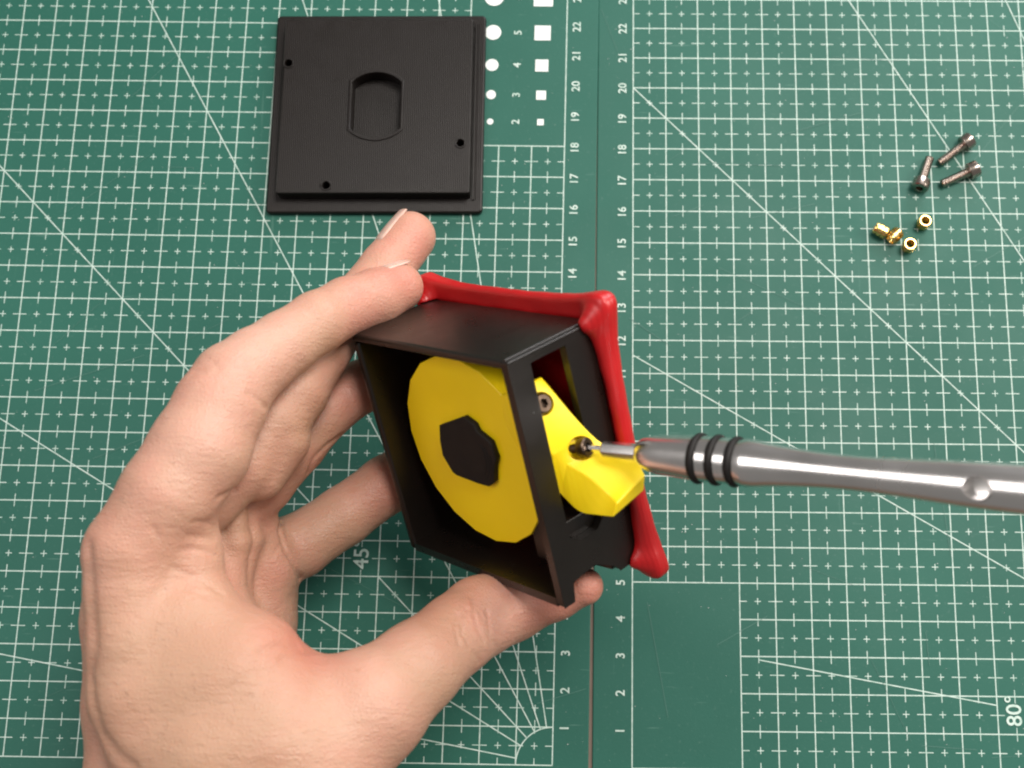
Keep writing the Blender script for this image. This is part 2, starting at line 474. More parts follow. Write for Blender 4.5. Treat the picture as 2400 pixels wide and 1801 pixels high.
# ------------------------------------------------------------------ the box held in the hand
W = 6.1; SB = 6.0 / 6.1
RB = np.array([[0.688434, -0.207127, -0.695095], [-0.266695, 0.818927, -0.508166], [0.674487, 0.535217, 0.508538]])
OB = CAM_C + (np.array([-5.06715, 10.64466, 5.4038]) - CAM_C) * SB
enc = tag(empty('enclosure'), 'black open box with red rubber back and yellow disc, held in the hand', 'enclosure')
BM = Matrix([list(r) for r in (RB * SB)]).to_4x4(); BM.translation = Vector(OB * S)
enc.matrix_world = BM
def to_box(p): return RB.T @ (np.asarray(p, float) - OB) / SB
def from_box(p): return RB @ (np.asarray(p, float) * SB) + OB
T, D = 0.22, 2.62
def wall(name, *a, mat=BLACKBOX): return bevel(bm_obj(name, box_bm(*a), mat, enc), 0.09, 4)
wall('top_wall', 0, W - 0.075, -T, 0, -D, 0)
wall('side_wall', 0, T, -W, -T - 0.004, -D, 0)
# bottom wall with the cut-out near the window
bw = [(0 + T + 0.004, -D), (W - T - .004, -D), (W - T - .004, -1.80), (W - 0.75, -1.75), (W - 0.75, -0.40), (W - T - .004, -0.36), (W - T - .004, 0), (T + 0.004, 0)]
b2 = Matrix(((1, 0, 0, 0), (0, 0, 1, 0), (0, 1, 0, 0), (0, 0, 0, 1)))     # (x, z) outline -> box frame
bevel(plate2d('bottom_wall', [bw], -W, -W + T, BLACKBOX, enc, 0.0, b2), 0.03)
# window wall: outline in (y, z)
b3 = Matrix(((0, 0, 1, 0), (1, 0, 0, 0), (0, 1, 0, 0), (0, 0, 0, 1)))
DW = 2.50
ww = [(-W, -DW), (-0.004, -DW), (-0.004, 0), (-W, 0), (-W, -0.34), (-5.62, -0.42), (-5.55, -1.15), (-5.92, -1.75), (-W, -1.85)]
win = [(-0.26, -0.62), (-4.55, -0.60), (-4.75, -0.9), (-4.75, -1.45), (-4.5, -1.72), (-0.26, -1.66)]
bevel(plate2d('window_wall', [ww, win], W - T, W, BLACKBOX, enc, 0.0, b3), 0.08, 4)
for bx_, by_ in ((W - 0.10, 0.002), (W - 0.012, -0.05)):
    lathe('highlight_bead', [(-2.42, 0.0), (-2.42, 0.03), (-0.03, 0.03), (-0.03, 0.0)], BLACKBOX, enc, 12, frame=Matrix.Translation((bx_, by_, 0)))  # thin rods added so these two edges catch a highlight line
# inner block below the window, dark bearing ring behind the disc
bevel(bm_obj('inner_block', box_bm(W - 1.5, W - T - 0.01, -5.5, -4.28, -2.3, -0.66), BLACKBOX, enc), 0.05)

# yellow disc with faceted rim
disc = mesh('disc', *(lambda n: ([(3.06 + 2.47 * math.cos(2 * math.pi * (i + .35) / n), -2.94 + 2.47 * math.sin(2 * math.pi * (i + .35) / n), z) for z in (-0.6, -1.15) for i in range(n)],
            [tuple(range(n)), tuple(range(2 * n - 1, n - 1, -1))] + [(i, i + n, (i + 1) % n + n, (i + 1) % n) for i in range(n)]))(19), YELLOW, enc)
bevel(disc, 0.03)
hub_pts = [(2.14, -2.36), (2.48, -2.24), (3.25, -1.95), (3.59, -2.09), (3.66, -2.27), (4.08, -2.47), (4.15, -2.88), (3.97, -3.17), (3.83, -3.57),
           (3.58, -3.73), (3.17, -3.74), (2.33, -3.69), (2.19, -3.63), (1.94, -3.21), (1.99, -2.81)]
hub = plate2d('hub', [[(x + 0.06, y + 0.03) for x, y in hub_pts]], -0.60, -0.44, RUBBER, disc, 0.03)
for k, (r, a0, a1) in enumerate(((0.80, -50, 20), (0.70, -45, 28), (0.90, -40, 5))):
    pts = [(3.12 + r * math.cos(math.radians(a0 + (a1 - a0) * i / 8)), -2.88 + r * math.sin(math.radians(a0 + (a1 - a0) * i / 8))) for i in range(9)]
    vs, fs = [], []
    for x, y in pts:
        q = math.hypot(x - 3.12, y + 2.88); ux, uy = (x - 3.12) / q, (y + 2.88) / q
        vs += [(x - ux * .02, y - uy * .02, -0.443), (x, y, -0.415), (x + ux * .02, y + uy * .02, -0.443)]
    for i in range(8):
        for j in range(2): fs.append((i * 3 + j, i * 3 + j + 1, i * 3 + j + 4, i * 3 + j + 3))
    mesh('thread_ridge', vs, fs, RUBBER, hub, True)

# ------------------------------------------------------------------ implicit solids (rubber back, hand)
def smin(a, b, k):
    h = np.clip(0.5 + 0.5 * (b - a) / k, 0, 1)
    return b + (a - b) * h - k * h * (1 - h)
class Field:
    def __init__(s, lo, hi, h):
        s.h = h; s.lo = np.array(lo, float); n = np.ceil((np.array(hi) - s.lo) / h).astype(int) + 1
        s.n = n; s.ax = [(s.lo[i] + h * np.arange(n[i])).astype(np.float32) for i in range(3)]
        s.d = np.full(n, 9.0, np.float32)
    def sub(s, lo, hi):
        a = np.clip(np.floor((np.array(lo) - s.lo) / s.h).astype(int), 0, s.n - 1)
        b = np.clip(np.ceil((np.array(hi) - s.lo) / s.h).astype(int) + 1, 1, s.n)
        return tuple(slice(a[i], b[i]) for i in range(3))
    def xyz(s, sl): return s.ax[0][sl[0]][:, None, None], s.ax[1][sl[1]][None, :, None], s.ax[2][sl[2]][None, None, :]
def seg_d(X, Y, Z, a, b, ra, rb):
    a = np.asarray(a, np.float32); ba = np.asarray(b, np.float32) - a; L2 = float(ba @ ba) + 1e-9
    h = np.clip(((X - a[0]) * ba[0] + (Y - a[1]) * ba[1] + (Z - a[2]) * ba[2]) / L2, 0, 1)
    return np.sqrt((X - a[0] - h * ba[0]) ** 2 + (Y - a[1] - h * ba[1]) ** 2 + (Z - a[2] - h * ba[2]) ** 2) - (ra + (rb - ra) * h)
def chain(F, pts, k, pad=1.2):
    """one limb: rounded tapered links through pts [(xyz, r)]"""
    out = np.full(F.n, 9.0, np.float32)
    for (a, ra), (b, rb) in zip(pts[:-1], pts[1:]):
        lo = np.minimum(np.array(a) - ra, np.array(b) - rb) - pad; hi = np.maximum(np.array(a) + ra, np.array(b) + rb) + pad
        sl = F.sub(lo, hi); X, Y, Z = F.xyz(sl)
        out[sl] = smin(out[sl], seg_d(X, Y, Z, a, b, ra, rb), k)
    return out
def groove(F, pts, wd, dp):
    """press (dp > 0) or raise (dp < 0) the surface along a polyline in space"""
    P_ = np.array(pts, float); sl = F.sub(P_.min(0) - 3 * wd, P_.max(0) + 3 * wd); X, Y, Z = F.xyz(sl)
    m = None
    for a, b in zip(P_[:-1], P_[1:]):
        q = seg_d(X, Y, Z, a, b, 0, 0); m = q if m is None else np.minimum(m, q)
    F.d[sl] += (dp * np.exp(-(m / wd) ** 2)).astype(np.float32)
def sample(F, P_):
    g = (np.asarray(P_) - F.lo) / F.h; i = np.clip(np.floor(g).astype(int), 0, F.n - 2); f = g - i
    out = 0
    for dx in (0, 1):
        for dy in (0, 1):
            for dz in (0, 1):
                wgt = (f[:, 0] if dx else 1 - f[:, 0]) * (f[:, 1] if dy else 1 - f[:, 1]) * (f[:, 2] if dz else 1 - f[:, 2])
                out = out + wgt * F.d[i[:, 0] + dx, i[:, 1] + dy, i[:, 2] + dz]
    return out
def nets(F):
    d = F.d; s = d < 0; n = F.n
    c = np.zeros(n - 1, np.int8)
    cor = [(x, y, z) for x in (0, 1) for y in (0, 1) for z in (0, 1)]
    sl = lambda o: tuple(slice(o[i], n[i] - 1 + o[i]) for i in range(3))
    for o_ in cor: c += s[sl(o_)]
    act = (c > 0) & (c < 8); cells = np.argwhere(act); idx = np.full(n - 1, -1, np.int64); idx[act] = np.arange(len(cells))
    acc = np.zeros((len(cells), 3)); cnt = np.zeros(len(cells))
    for o_ in cor:
        for ax in range(3):
            if o_[ax]: continue
            q = list(o_); q[ax] = 1
            va = d[cells[:, 0] + o_[0], cells[:, 1] + o_[1], cells[:, 2] + o_[2]]; vb = d[cells[:, 0] + q[0], cells[:, 1] + q[1], cells[:, 2] + q[2]]
            k = (va < 0) != (vb < 0); t = va[k] / (va[k] - vb[k]); p = np.tile(np.array(o_, float), (k.sum(), 1)); p[:, ax] = t
            acc[k] += p; cnt[k] += 1
    V = F.lo + (cells + acc / cnt[:, None]) * F.h
    fs = []
    for ax in range(3):
        a = [slice(None)] * 3; b = [slice(None)] * 3; a[ax] = slice(0, n[ax] - 1); b[ax] = slice(1, n[ax])
        ch = s[tuple(a)] != s[tuple(b)]; e = np.argwhere(ch); o1, o2 = (ax + 1) % 3, (ax + 2) % 3
        e = e[(e[:, o1] > 0) & (e[:, o2] > 0) & (e[:, o1] < n[o1] - 1) & (e[:, o2] < n[o2] - 1)]
        q = []
        for da, db in ((1, 1), (0, 1), (0, 0), (1, 0)):
            g = e.copy(); g[:, o1] -= da; g[:, o2] -= db; q.append(idx[g[:, 0], g[:, 1], g[:, 2]])
        q = np.stack(q, 1); ins = s[e[:, 0], e[:, 1], e[:, 2]]; q[~ins] = q[~ins][:, ::-1]; fs.append(q)
    fs = np.concatenate(fs); fs = fs[(fs >= 0).all(1)]
    for _ in range(2):                       # settle the vertices on the surface
        e = 0.6 * F.h; g = np.stack([sample(F, V + e * np.eye(3)[i]) - sample(F, V - e * np.eye(3)[i]) for i in range(3)], 1) / (2 * e)
        V = V - 0.8 * (sample(F, V) / np.maximum((g * g).sum(1), 0.2))[:, None] * g
    return V, fs
def field_mesh(name, F, mat, parent=None):
    V, fs = nets(F)
    me = bpy.data.meshes.new(name)
    me.vertices.add(len(V)); me.vertices.foreach_set('co', (V * S).astype(np.float32).ravel())
    me.loops.add(len(fs) * 4); me.loops.foreach_set('vertex_index', fs.astype(np.int32).ravel())
    me.polygons.add(len(fs)); me.polygons.foreach_set('loop_start', np.arange(0, len(fs) * 4, 4, dtype=np.int32))
    me.polygons.foreach_set('use_smooth', np.ones(len(fs), bool))
    me.update(calc_edges=True); me.validate()
    return link(name, me, mat, parent), V

# red rubber back with swollen, wrapped corners (in the box frame)
F = Field((-1.2, -7.3, -3.2), (7.3, 1.2, -1.6), 0.045)
X, Y, Z = F.xyz((slice(None),) * 3)
def rbox(X, Y, Z, c, hx, hy, hz, r):
    qx = np.abs(X - c[0]) - (hx - r); qy = np.abs(Y - c[1]) - (hy - r); qz = np.abs(Z - c[2]) - (hz - r)
    return np.sqrt(np.maximum(qx, 0) ** 2 + np.maximum(qy, 0) ** 2 + np.maximum(qz, 0) ** 2) + np.minimum(np.maximum(np.maximum(qx, qy), qz), 0) - r
tx, ty = np.abs(X - 3.05) / 3.6, np.abs(Y + 3.05) / 3.6
cf = np.clip(tx, 0, 1.05) ** 5 * np.clip(ty, 0, 1.05) ** 5                   # 1 at the corners
qx = np.abs(X - 3.05) - (3.36 + 0.32 * np.clip(ty, 0, 1) ** 3.5)
qy = np.abs(Y + 3.05) - (np.where(Y > -3.05, 3.48, 3.40) + np.where(Y > -3.05, 0.26, 0.30) * np.clip(tx, 0, 1) ** 3.5)
rc = 0.50
d2 = np.sqrt(np.maximum(qx + rc, 0) ** 2 + np.maximum(qy + rc, 0) ** 2) + np.minimum(np.maximum(qx + rc, qy + rc), 0) - rc
dz = np.abs(Z + 2.76) - (0.15 + 0.10 * cf ** 0.5)
re = 0.13
d = np.sqrt(np.maximum(d2 + re, 0) ** 2 + np.maximum(dz + re, 0) ** 2) + np.minimum(np.maximum(d2 + re, dz + re), 0) - re
for cx, cy in ((0, 0), (W, 0), (W, -W), (0, -W)):
    sx, sy = (-1 if cx == 0 else 1), (1 if cy == 0 else -1)
    # lip running up the window side
    if cx == W and cy == 0: d = smin(d, seg_d(X, Y, Z, (W + .18, .1, -2.62), (W + .18, -6.2, -2.62), 0.165, 0.165), 0.14)
    # gripping lug that folds over the box corner
    d = smin(d, seg_d(X, Y, Z, (cx + sx * .12, cy + sy * .10, -2.60), (cx + sx * .04, cy - sy * .02, -2.36), 0.27, 0.20), 0.30)
    d = smin(d, seg_d(X, Y, Z, (cx + sx * .10, cy - sy * .1, -2.60), (cx + sx * .10, cy - sy * 1.2, -2.72), 0.20, 0.08), 0.25)
d = d + 0.008 * np.sin(X * 5.1 + Y * 3.3) * np.sin(Y * 4.7 - X * 2.1 + Z * 6)
inner = rbox(X, Y, Z, (3.05, -3.05, -0.62), 3.06, 3.06, 2.0, 0.05)
d = np.maximum(d, -np.where(X > W - 0.3, np.maximum(inner, -(Z + 2.505)), inner))
F.d = d.astype(np.float32)
field_mesh('rubber_back', F, RED, enc)
del F, d, inner

# yellow lever coming out of the window (sections: back top, front top, front bottom, back bottom; box frame)
lev = [
    [(5.42, -0.98, -1.36), (5.42, -0.98, -0.42), (5.05, -1.10, -0.42), (5.05, -1.10, -1.36)],
    [(5.62, -1.28, -1.42), (5.50, -1.30, -0.46), (4.90, -1.90, -0.46), (4.90, -1.90, -1.42)],
    [(6.10, -2.05, -1.58), (5.72, -2.20, -0.62), (5.30, -3.05, -0.60), (5.20, -2.9, -1.5)],
    [(6.46, -2.60, -1.78), (6.04, -2.78, -0.92), (5.80, -3.50, -0.76), (5.7, -3.4, -1.6)],
    [(6.86, -2.82, -1.98), (6.50, -3.10, -1.10), (6.14, -4.04, -0.96), (6.1, -4.0, -1.85)],
    [(7.22, -3.02, -2.04), (7.00, -3.52, -1.20), (6.70, -4.05, -1.02), (6.7, -3.9, -2.0)],
    [(7.44, -3.36, -2.02), (7.34, -3.66, -1.12), (7.22, -3.98, -1.04), (7.34, -3.74, -1.98)],
]
def catmull(pts, n):
    out = []; P_ = np.array(pts, float)
    for i in range(len(P_) - 1):
        p0, p1, p2, p3 = P_[max(i - 1, 0)], P_[i], P_[i + 1], P_[min(i + 2, len(P_) - 1)]
        for k in range(n):
            t = k / n; out.append(0.5 * (2 * p1 + (p2 - p0) * t + (2 * p0 - 5 * p1 + 4 * p2 - p3) * t * t + (3 * p1 - p0 - 3 * p2 + p3) * t ** 3))
    return out + [P_[-1]]
lev = [list(q) for q in catmull([np.array(s_) for s_ in lev], 5)]
vs = [p for s_ in lev for p in s_]; fs = [(3, 2, 1, 0), tuple(len(lev) * 4 - 4 + i for i in range(4))]
for i in range(len(lev) - 1):
    for j in range(4): fs.append((i * 4 + j, i * 4 + (j + 1) % 4, i * 4 + 4 + (j + 1) % 4, i * 4 + 4 + j))
lv = mesh('lever', vs, fs, YELLOW, enc, True)
bm = bmesh.new(); bm.from_mesh(lv.data); bmesh.ops.recalc_face_normals(bm, faces=bm.faces); bm.to_mesh(lv.data); bm.free()
m = lv.modifiers.new('bevel', 'BEVEL'); m.width = 0.08 * S; m.segments = 4; m.limit_method = 'ANGLE'; m.angle_limit = math.radians(40)
ax_scr = Vector((0.93, 0.36, 0.06)).normalized()
SCR = ((Vector((5.70, -1.45, -1.03)), -0.03), (Vector((6.26, -2.60, -1.36)), 0.16))
cutters = []
for k, (c, _) in enumerate(SCR):
    ct = lathe('cutter', [(-0.24, .275), (0.5, .275)], None, enc, 32, frame=frame_z(c, ax_scr)); cutters.append(ct)
    bo = lv.modifiers.new('counterbore', 'BOOLEAN'); bo.object = ct; bo.operation = 'DIFFERENCE'; bo.solver = 'EXACT'
bpy.context.view_layer.update()
me2 = bpy.data.meshes.new_from_object(lv.evaluated_get(bpy.context.evaluated_depsgraph_get())); lv.modifiers.clear(); lv.data = me2; me2.name = 'lever'
for ct in cutters: bpy.data.objects.remove(ct)
for p in me2.polygons: p.use_smooth = True
me2.set_sharp_from_angle(angle=math.radians(40))
# mounting arm from the disc to the lever
bevel(bm_obj('lever_arm', box_bm(4.2, 5.35, -3.0, -1.4, -1.35, -0.72), YELLOW, enc), 0.08)

def socket_screw(name, hr, hl_, sr, sl_, sock, mat, thread=True):
    """socket head screw standing on local z, head top at z = 0, shank downwards; returns head mesh (shank is its child)"""
    n = 24
    prof = [(-hl_, sr * .9), (-hl_, hr * .97), (-hl_ + .015, hr), (-.03, hr), (0, hr - .03)]
    vs, fs = [], []
    for t, r in prof:
        vs += [(r * math.cos(2 * math.pi * i / n), r * math.sin(2 * math.pi * i / n), t) for i in range(n)]
    def hx(i, r):
        a = 2 * math.pi * i / n; k = math.pi / 3; q = (a % k) - k / 2; rr = r * math.cos(k / 2) / math.cos(q); return rr * math.cos(a), rr * math.sin(a)
    for t, r in ((0, sock), (-hl_ * .6, sock)):
        vs += [(*hx(i, r), t) for i in range(n)]
    m_ = len(prof) + 2
    for k in range(m_ - 1):
        for i in range(n): j = (i + 1) % n; fs.append((k * n + i, k * n + j, k * n + n + j, k * n + n + i))
    fs.append(tuple(range((m_ - 1) * n, m_ * n)))
    head = mesh(name, vs, fs, mat, None, True); head.data.set_sharp_from_angle(angle=math.radians(35))
    pr_ = [(-hl_ + .01, sr)]; t = -hl_ - .01; p = 0.05
    while t > -hl_ - sl_ + p:
        pr_ += [(t, sr), (t - p * .4, sr * (0.86 if thread else 1)), (t - p * .5, sr * (0.86 if thread else 1))]; t -= p
    pr_ += [(-hl_ - sl_ + .03, sr), (-hl_ - sl_, sr * .75)]
    sh = lathe('shank', pr_, mat, head, 20)
    return head
def orient(o, origin, axis, scale=1.0):
    """put an object's z axis along axis (cm, world or parent space)"""
    f = frame_z(Vector(origin) * S, axis); o.matrix_basis = f @ Matrix.Scale(scale, 4)
for k, (c, dz) in enumerate(SCR):
    s_ = socket_screw('screw', 0.225, 0.22, 0.11, 0.3, 0.115, SCREWD); s_.parent = lv
    a_ = ax_scr if k == 0 else (ax_scr + Vector((0.55, -0.10, -0.42))).normalized()
    orient(s_, c + a_ * (dz + 0.04), a_)
    if k: tip_at = from_box(np.array(c + a_ * (dz - 0.05)))
    s_['label'] = ('dark socket screw sunk in the lever beside the black post', 'dark socket screw under the screwdriver tip')[k]

# ------------------------------------------------------------------ screwdriver
A = tip_at; E_ = at(2400, 1148, 12.7)
drv = tag(empty('screwdriver', A), 'polished steel screwdriver with three black rings, its tip on the yellow lever', 'screwdriver')
ax = (E_ - A) / np.linalg.norm(E_ - A)
def t_at(u):
    lo, hi = -3.0, 16.0
    for _ in range(50):
        t = (lo + hi) / 2; p = CAM_R @ (A + ax * t - CAM_C)
        if PP_X + F_PX * p[0] / -p[2] < u: lo = t
        else: hi = t
    return t, -p[2]
def tr(u, hw): t, dp = t_at(u); return (t, hw * dp / F_PX)
drv.matrix_basis = frame_z(Vector(A) * S, ax)
t0, _ = t_at(1412); t1, _ = t_at(1500)
lathe('tip', [(-0.02, 0.0), (0.0, 0.05), (0.04, 0.072), (t0 + .05, 0.075)], STEEL, drv, 6, smooth=False)
hx = lathe('hex_shaft', [(t0, 0.14), (t0 + .04, 0.188), (t1, 0.190)], STEEL, drv, 6, smooth=False); bevel(hx, 0.012, 1)
body = [tr(1492, 17), tr(1500, 29), tr(1514, 38), tr(1540, 45), tr(1590, 50.5)]
for ur in (1640, 1682, 1726):
    a, _ = t_at(ur); r = tr(ur, 54)[1]
    body += [(a - 0.10, r), (a - 0.085, r - 0.05), (a + 0.085, r - 0.05), (a + 0.10, r)]
body += [tr(1752, 57), tr(1772, 56), tr(1815, 50.5), tr(1890, 44.5), tr(1967, 41.6), tr(2050, 43), tr(2140, 47.5), tr(2230, 53), tr(2320, 57), tr(2450, 61)]
tl, rl = body[-1]; body += [(tl + 1.6, rl * 0.98), (tl + 1.7, rl * 0.85)]
def smooth_prof(pts, n=6):
    out = []
    for i in range(len(pts) - 1):
        p0, p1, p2, p3 = pts[max(i - 1, 0)], pts[i], pts[i + 1], pts[min(i + 2, len(pts) - 1)]
        for k in range(n):
            t = k / n; out.append(tuple(0.5 * (2 * p1[j] + (p2[j] - p0[j]) * t + (2 * p0[j] - 5 * p1[j] + 4 * p2[j] - p3[j]) * t * t + (3 * p1[j] - p0[j] - 3 * p2[j] + p3[j]) * t ** 3) for j in (0, 1)))
    return out + [pts[-1]]
body = smooth_prof(body[:5], 4) + body[5:17] + smooth_prof(body[17:-2], 5) + body[-2:]
hd = lathe('handle', body, STEEL, drv, 64)
for ur in (1640, 1682, 1726):
    a, _ = t_at(ur); r = tr(ur, 54)[1]
    lathe('ring', [(a + 0.078 * math.cos(k * math.pi / 6), r - 0.018 + 0.078 * math.sin(k * math.pi / 6)) for k in range(12)], RUBBER, drv, 48, close=True)
# cross hole drilled through the handle, with countersunk mouths
th, dph = t_at(2303); dirv = CAM_C - (A + ax * th); dirv = dirv / np.linalg.norm(dirv); dirv = dirv - ax * (dirv @ ax); dirv /= np.linalg.norm(dirv)
side = np.cross(ax, dirv); dirv = dirv * 0.985 + side * 0.17
fm = drv.matrix_basis.to_3x3().inverted()
dl = (fm @ Vector(dirv)).normalized()
cut = lathe('cutter', [(-0.10, .0), (-0.08, .20), (0.34, .205), (0.46, .28), (1.0, 0.60)], None, None, 32, frame=frame_z(Vector((0, 0, th)), dl))
bo = hd.modifiers.new('hole', 'BOOLEAN'); bo.object = cut; bo.operation = 'DIFFERENCE'; bo.solver = 'EXACT'
cut.parent = drv
bpy.context.view_layer.update()
dg = bpy.context.evaluated_depsgraph_get()
me2 = bpy.data.meshes.new_from_object(hd.evaluated_get(dg)); hd.modifiers.clear(); hd.data = me2; me2.name = 'handle'
bpy.data.objects.remove(cut)
for p in me2.polygons: p.use_smooth = True
me2.set_sharp_from_angle(angle=math.radians(30))

# ------------------------------------------------------------------ loose screws and brass inserts on the mat
GS = 'socket screws lying on the mat'
def loose_screw(tip, headend, hr, label):
    tip, headend = Vector((*tip, 0.135)), Vector((*headend, hr + 0.005))
    L = (headend - tip).length; hl_ = 0.30
    s_ = socket_screw('loose_screw', hr, hl_, 0.135, L - hl_, 0.125, SCREW)
    orient(s_, headend, headend - tip)
    return tag(s_, label, 'screw', GS)
loose_screw((11.31, 17.55), (12.27, 18.30), 0.25, 'dark steel socket screw lying topmost of the three loose screws')
loose_screw((11.34, 16.88), (12.42, 17.37), 0.25, 'dark steel socket screw lying below the topmost one, its head farthest to the side')
loose_screw((11.03, 17.72), (10.64, 16.68), 0.26, 'dark steel socket screw lying head down, its hex socket facing the viewer')
GI = 'brass threaded inserts on the mat'
def insert(label, origin, axis, spin=0.0):
    n = 48; R = 0.195; r = 0.118; L = 0.40
    prof = [(0, r + .02), (0, R - .03), (0.02, R - .015), (0.08, R - .012), (0.085, R - .035), (0.115, R - .035), (0.12, R), (0.24, R), (0.245, R - .035), (0.275, R - .035), (0.28, R), (0.37, R), (0.39, R - .02),
            (L, R - .03), (L, r + .02), (L - .02, r)] + [(L - .04 - .03 * k, r - (0.012 if k % 2 else 0)) for k in range(11)]
    kn = lambda k, i: 1.0 + (0.022 if (i % 2) and k in (6, 7, 10, 11) else 0.0)
    o_ = lathe('threaded_insert', prof, BRASS, None, n, close=True, rfun=kn)
    orient(o_, origin, axis)
    return tag(o_, label, 'threaded insert', GI)
insert('brass insert lying on its side, outermost of the touching pair', (9.28, 15.47, 0.20), (0.86, -0.50, 0.0))
insert('brass insert lying on its side against another, nearer the standing ones', (9.71, 15.07, 0.20), (0.72, 0.69, 0.0))
insert('brass insert standing on end, nearest the loose screws', (10.73, 15.62, 0.005), (0.02, 0.02, 1.0))
insert('brass insert standing on end beside the lying pair', (10.27, 14.90, 0.005), (-0.02, 0.0, 1.0))

# ------------------------------------------------------------------ the hand
hand = tag(empty('hand', (-6, 4, 0)), 'bare left hand gripping the black box with thumb and fingers', 'hand')
def onbox(u, v, axis, val):
    d_ = CAM_R.T @ np.array([(u - PP_X) / F_PX, -(v - PP_Y) / F_PX, -1.0])
    c = to_box(CAM_C); dd = RB.T @ d_ / SB; t = (val - c[axis]) / dd[axis]
    return from_box(c + dd * t)
def J(u, v, z, rpx):
    p = at(u, v, z); return (p, rpx * depth(p) / F_PX)
idx_f = [J(318, 1275, 8.2, 104), J(395, 1160, 8.25, 112), J(468, 1055, 8.1, 116), J(515, 955, 7.9, 104), J(548, 898, 7.7, 96), J(600, 853, 7.4, 84), J(665, 808, 7.0, 76), J(745, 755, 6.5, 71),
         J(815, 718, 5.85, 67), J(882, 697, 5.4, 66), J(934, 674, 5.0, 58)]
mid_f = [J(360, 1270, 6.4, 95), J(470, 1160, 6.35, 92), J(560, 1080, 6.2, 90), J(640, 985, 6.0, 84), J(690, 915, 5.8, 78), J(750, 820, 5.2, 70), J(835, 712, 4.5, 62), J(905, 632, 4.1, 62), J(961, 556, 3.8, 60)]
rng_f = [J(400, 1290, 4.9, 90), J(520, 1215, 4.8, 84), J(610, 1130, 4.6, 76), J(690, 1040, 4.3, 72), J(765, 960, 4.0, 66), J(850, 905, 3.6, 60), J(960, 850, 2.9, 56)]
lit_f = [J(460, 1330, 3.4, 84), J(600, 1305, 3.1, 78), J(700, 1280, 2.9, 74), J(805, 1210, 2.6, 69), J(905, 1137, 2.35, 67), J(1010, 1060, 2.1, 58)]
def JB(u, v, y, rpx):
    p = onbox(u, v, 1, y); return (p, rpx * depth(p) / F_PX)
thb = [J(600, 1920, 7.0, 170), J(730, 1790, 7.2, 165), J(868, 1660, 6.9, 134), J(975, 1566, 6.2, 106), J(1072, 1485, 5.3, 92), J(1124, 1446, 4.75, 92), JB(1197, 1416, -7.02, 86), JB(1300, 1390, -6.80, 62), JB(1370, 1375, -6.62, 44)]
lo = np.array([1e9] * 3); hi = -lo
bodyc = [
    [J(306, 1303, 8.1, 108), J(312, 1400, 8.0, 104), J(330, 1500, 7.9, 118), J(345, 1620, 7.8, 128), J(390, 1720, 7.7, 132), J(470, 1850, 7.6, 140), J(540, 2050, 7.4, 150)],     # index metacarpal
    [J(310, 1290, 6.4, 96), J(308, 1450, 6.3, 108), J(322, 1650, 6.2, 118), J(336, 1830, 6.2, 128), J(380, 2050, 6.2, 140)],
    [J(355, 1300, 4.9, 96), J(360, 1500, 4.9, 115), J(375, 1700, 4.9, 125), J(400, 2050, 5.0, 140)],
    [J(440, 1335, 3.6, 84), J(450, 1500, 3.8, 110), J(480, 1700, 4.0, 125), J(500, 2050, 4.4, 140)],
    [J(610, 1400, 2.8, 84), J(590, 1480, 3.0, 96), J(560, 1650, 3.5, 130), J(540, 2050, 4.4, 150)],         # heel of the palm
    [J(450, 1480, 7.6, 110), J(560, 1580, 7.6, 150), J(640, 1720, 7.3, 190), J(640, 2050, 6.5, 210)],       # thumb muscle mass
    [J(460, 1440, 7.3, 66), J(535, 1500, 7.2, 68), J(620, 1572, 7.0, 72), J(725, 1632, 6.9, 82), J(860, 1655, 6.9, 110)],   # web of skin
    [J(420, 1300, 5.5, 110), J(470, 1500, 5.0, 140), J(520, 1700, 5.2, 190), J(520, 2050, 5.5, 230)],       # palm filling
    [J(415, 1215, 7.7, 90), J(430, 1300, 7.6, 84), J(452, 1400, 7.5, 82)],
    [J(430, 1980, 6.0, 215), J(440, 2250, 5.6, 225), J(440, 2650, 5.4, 250)], [J(615, 1990, 6.0, 215), J(590, 2250, 5.6, 225), J(570, 2650, 5.4, 250)],     # wrist and forearm
    [J(450, 1490, 7.7, 112), J(462, 1600, 7.75, 132), J(510, 1760, 7.8, 152), J(560, 2050, 7.2, 160)],       # flesh between thumb and index bones
    [J(580, 1250, 4.1, 78), J(612, 1330, 3.6, 84), J(590, 1440, 3.4, 92)],       # pad below the little finger
]
allp = idx_f + mid_f + rng_f + lit_f + thb + [p for c in bodyc for p in c]
lo = np.min([p - r for p, r in allp], 0) - 0.5; hi = np.max([p + r for p, r in allp], 0) + 0.5
lo[1] = max(lo[1], at(600, 2480, 5.5)[1])
HF = Field(lo, hi, 0.05)
bd = None
for c in bodyc:
    q = chain(HF, c, 0.25, 1.6); bd = q if bd is None else smin(bd, q, 0.45)
fing = None
folds = [[J(602, 1106, 5.9, 70), J(650, 1030, 5.9, 76)],
         [J(545, 1175, 5.7, 30), J(550, 1270, 5.4, 36), J(540, 1385, 5.2, 30)], [J(588, 1195, 5.1, 20), J(588, 1265, 4.9, 24), J(558, 1375, 4.8, 24)]]
for c in [idx_f, mid_f, rng_f, lit_f] + folds:
    q = chain(HF, c, 0.14); fing = q if fing is None else smin(fing, q, 0.07)
q = chain(HF, thb, 0.18)
bd = smin(bd, q, 0.45)
HF.d = smin(bd, fing, 0.28).astype(np.float32)
del bd, fing, q
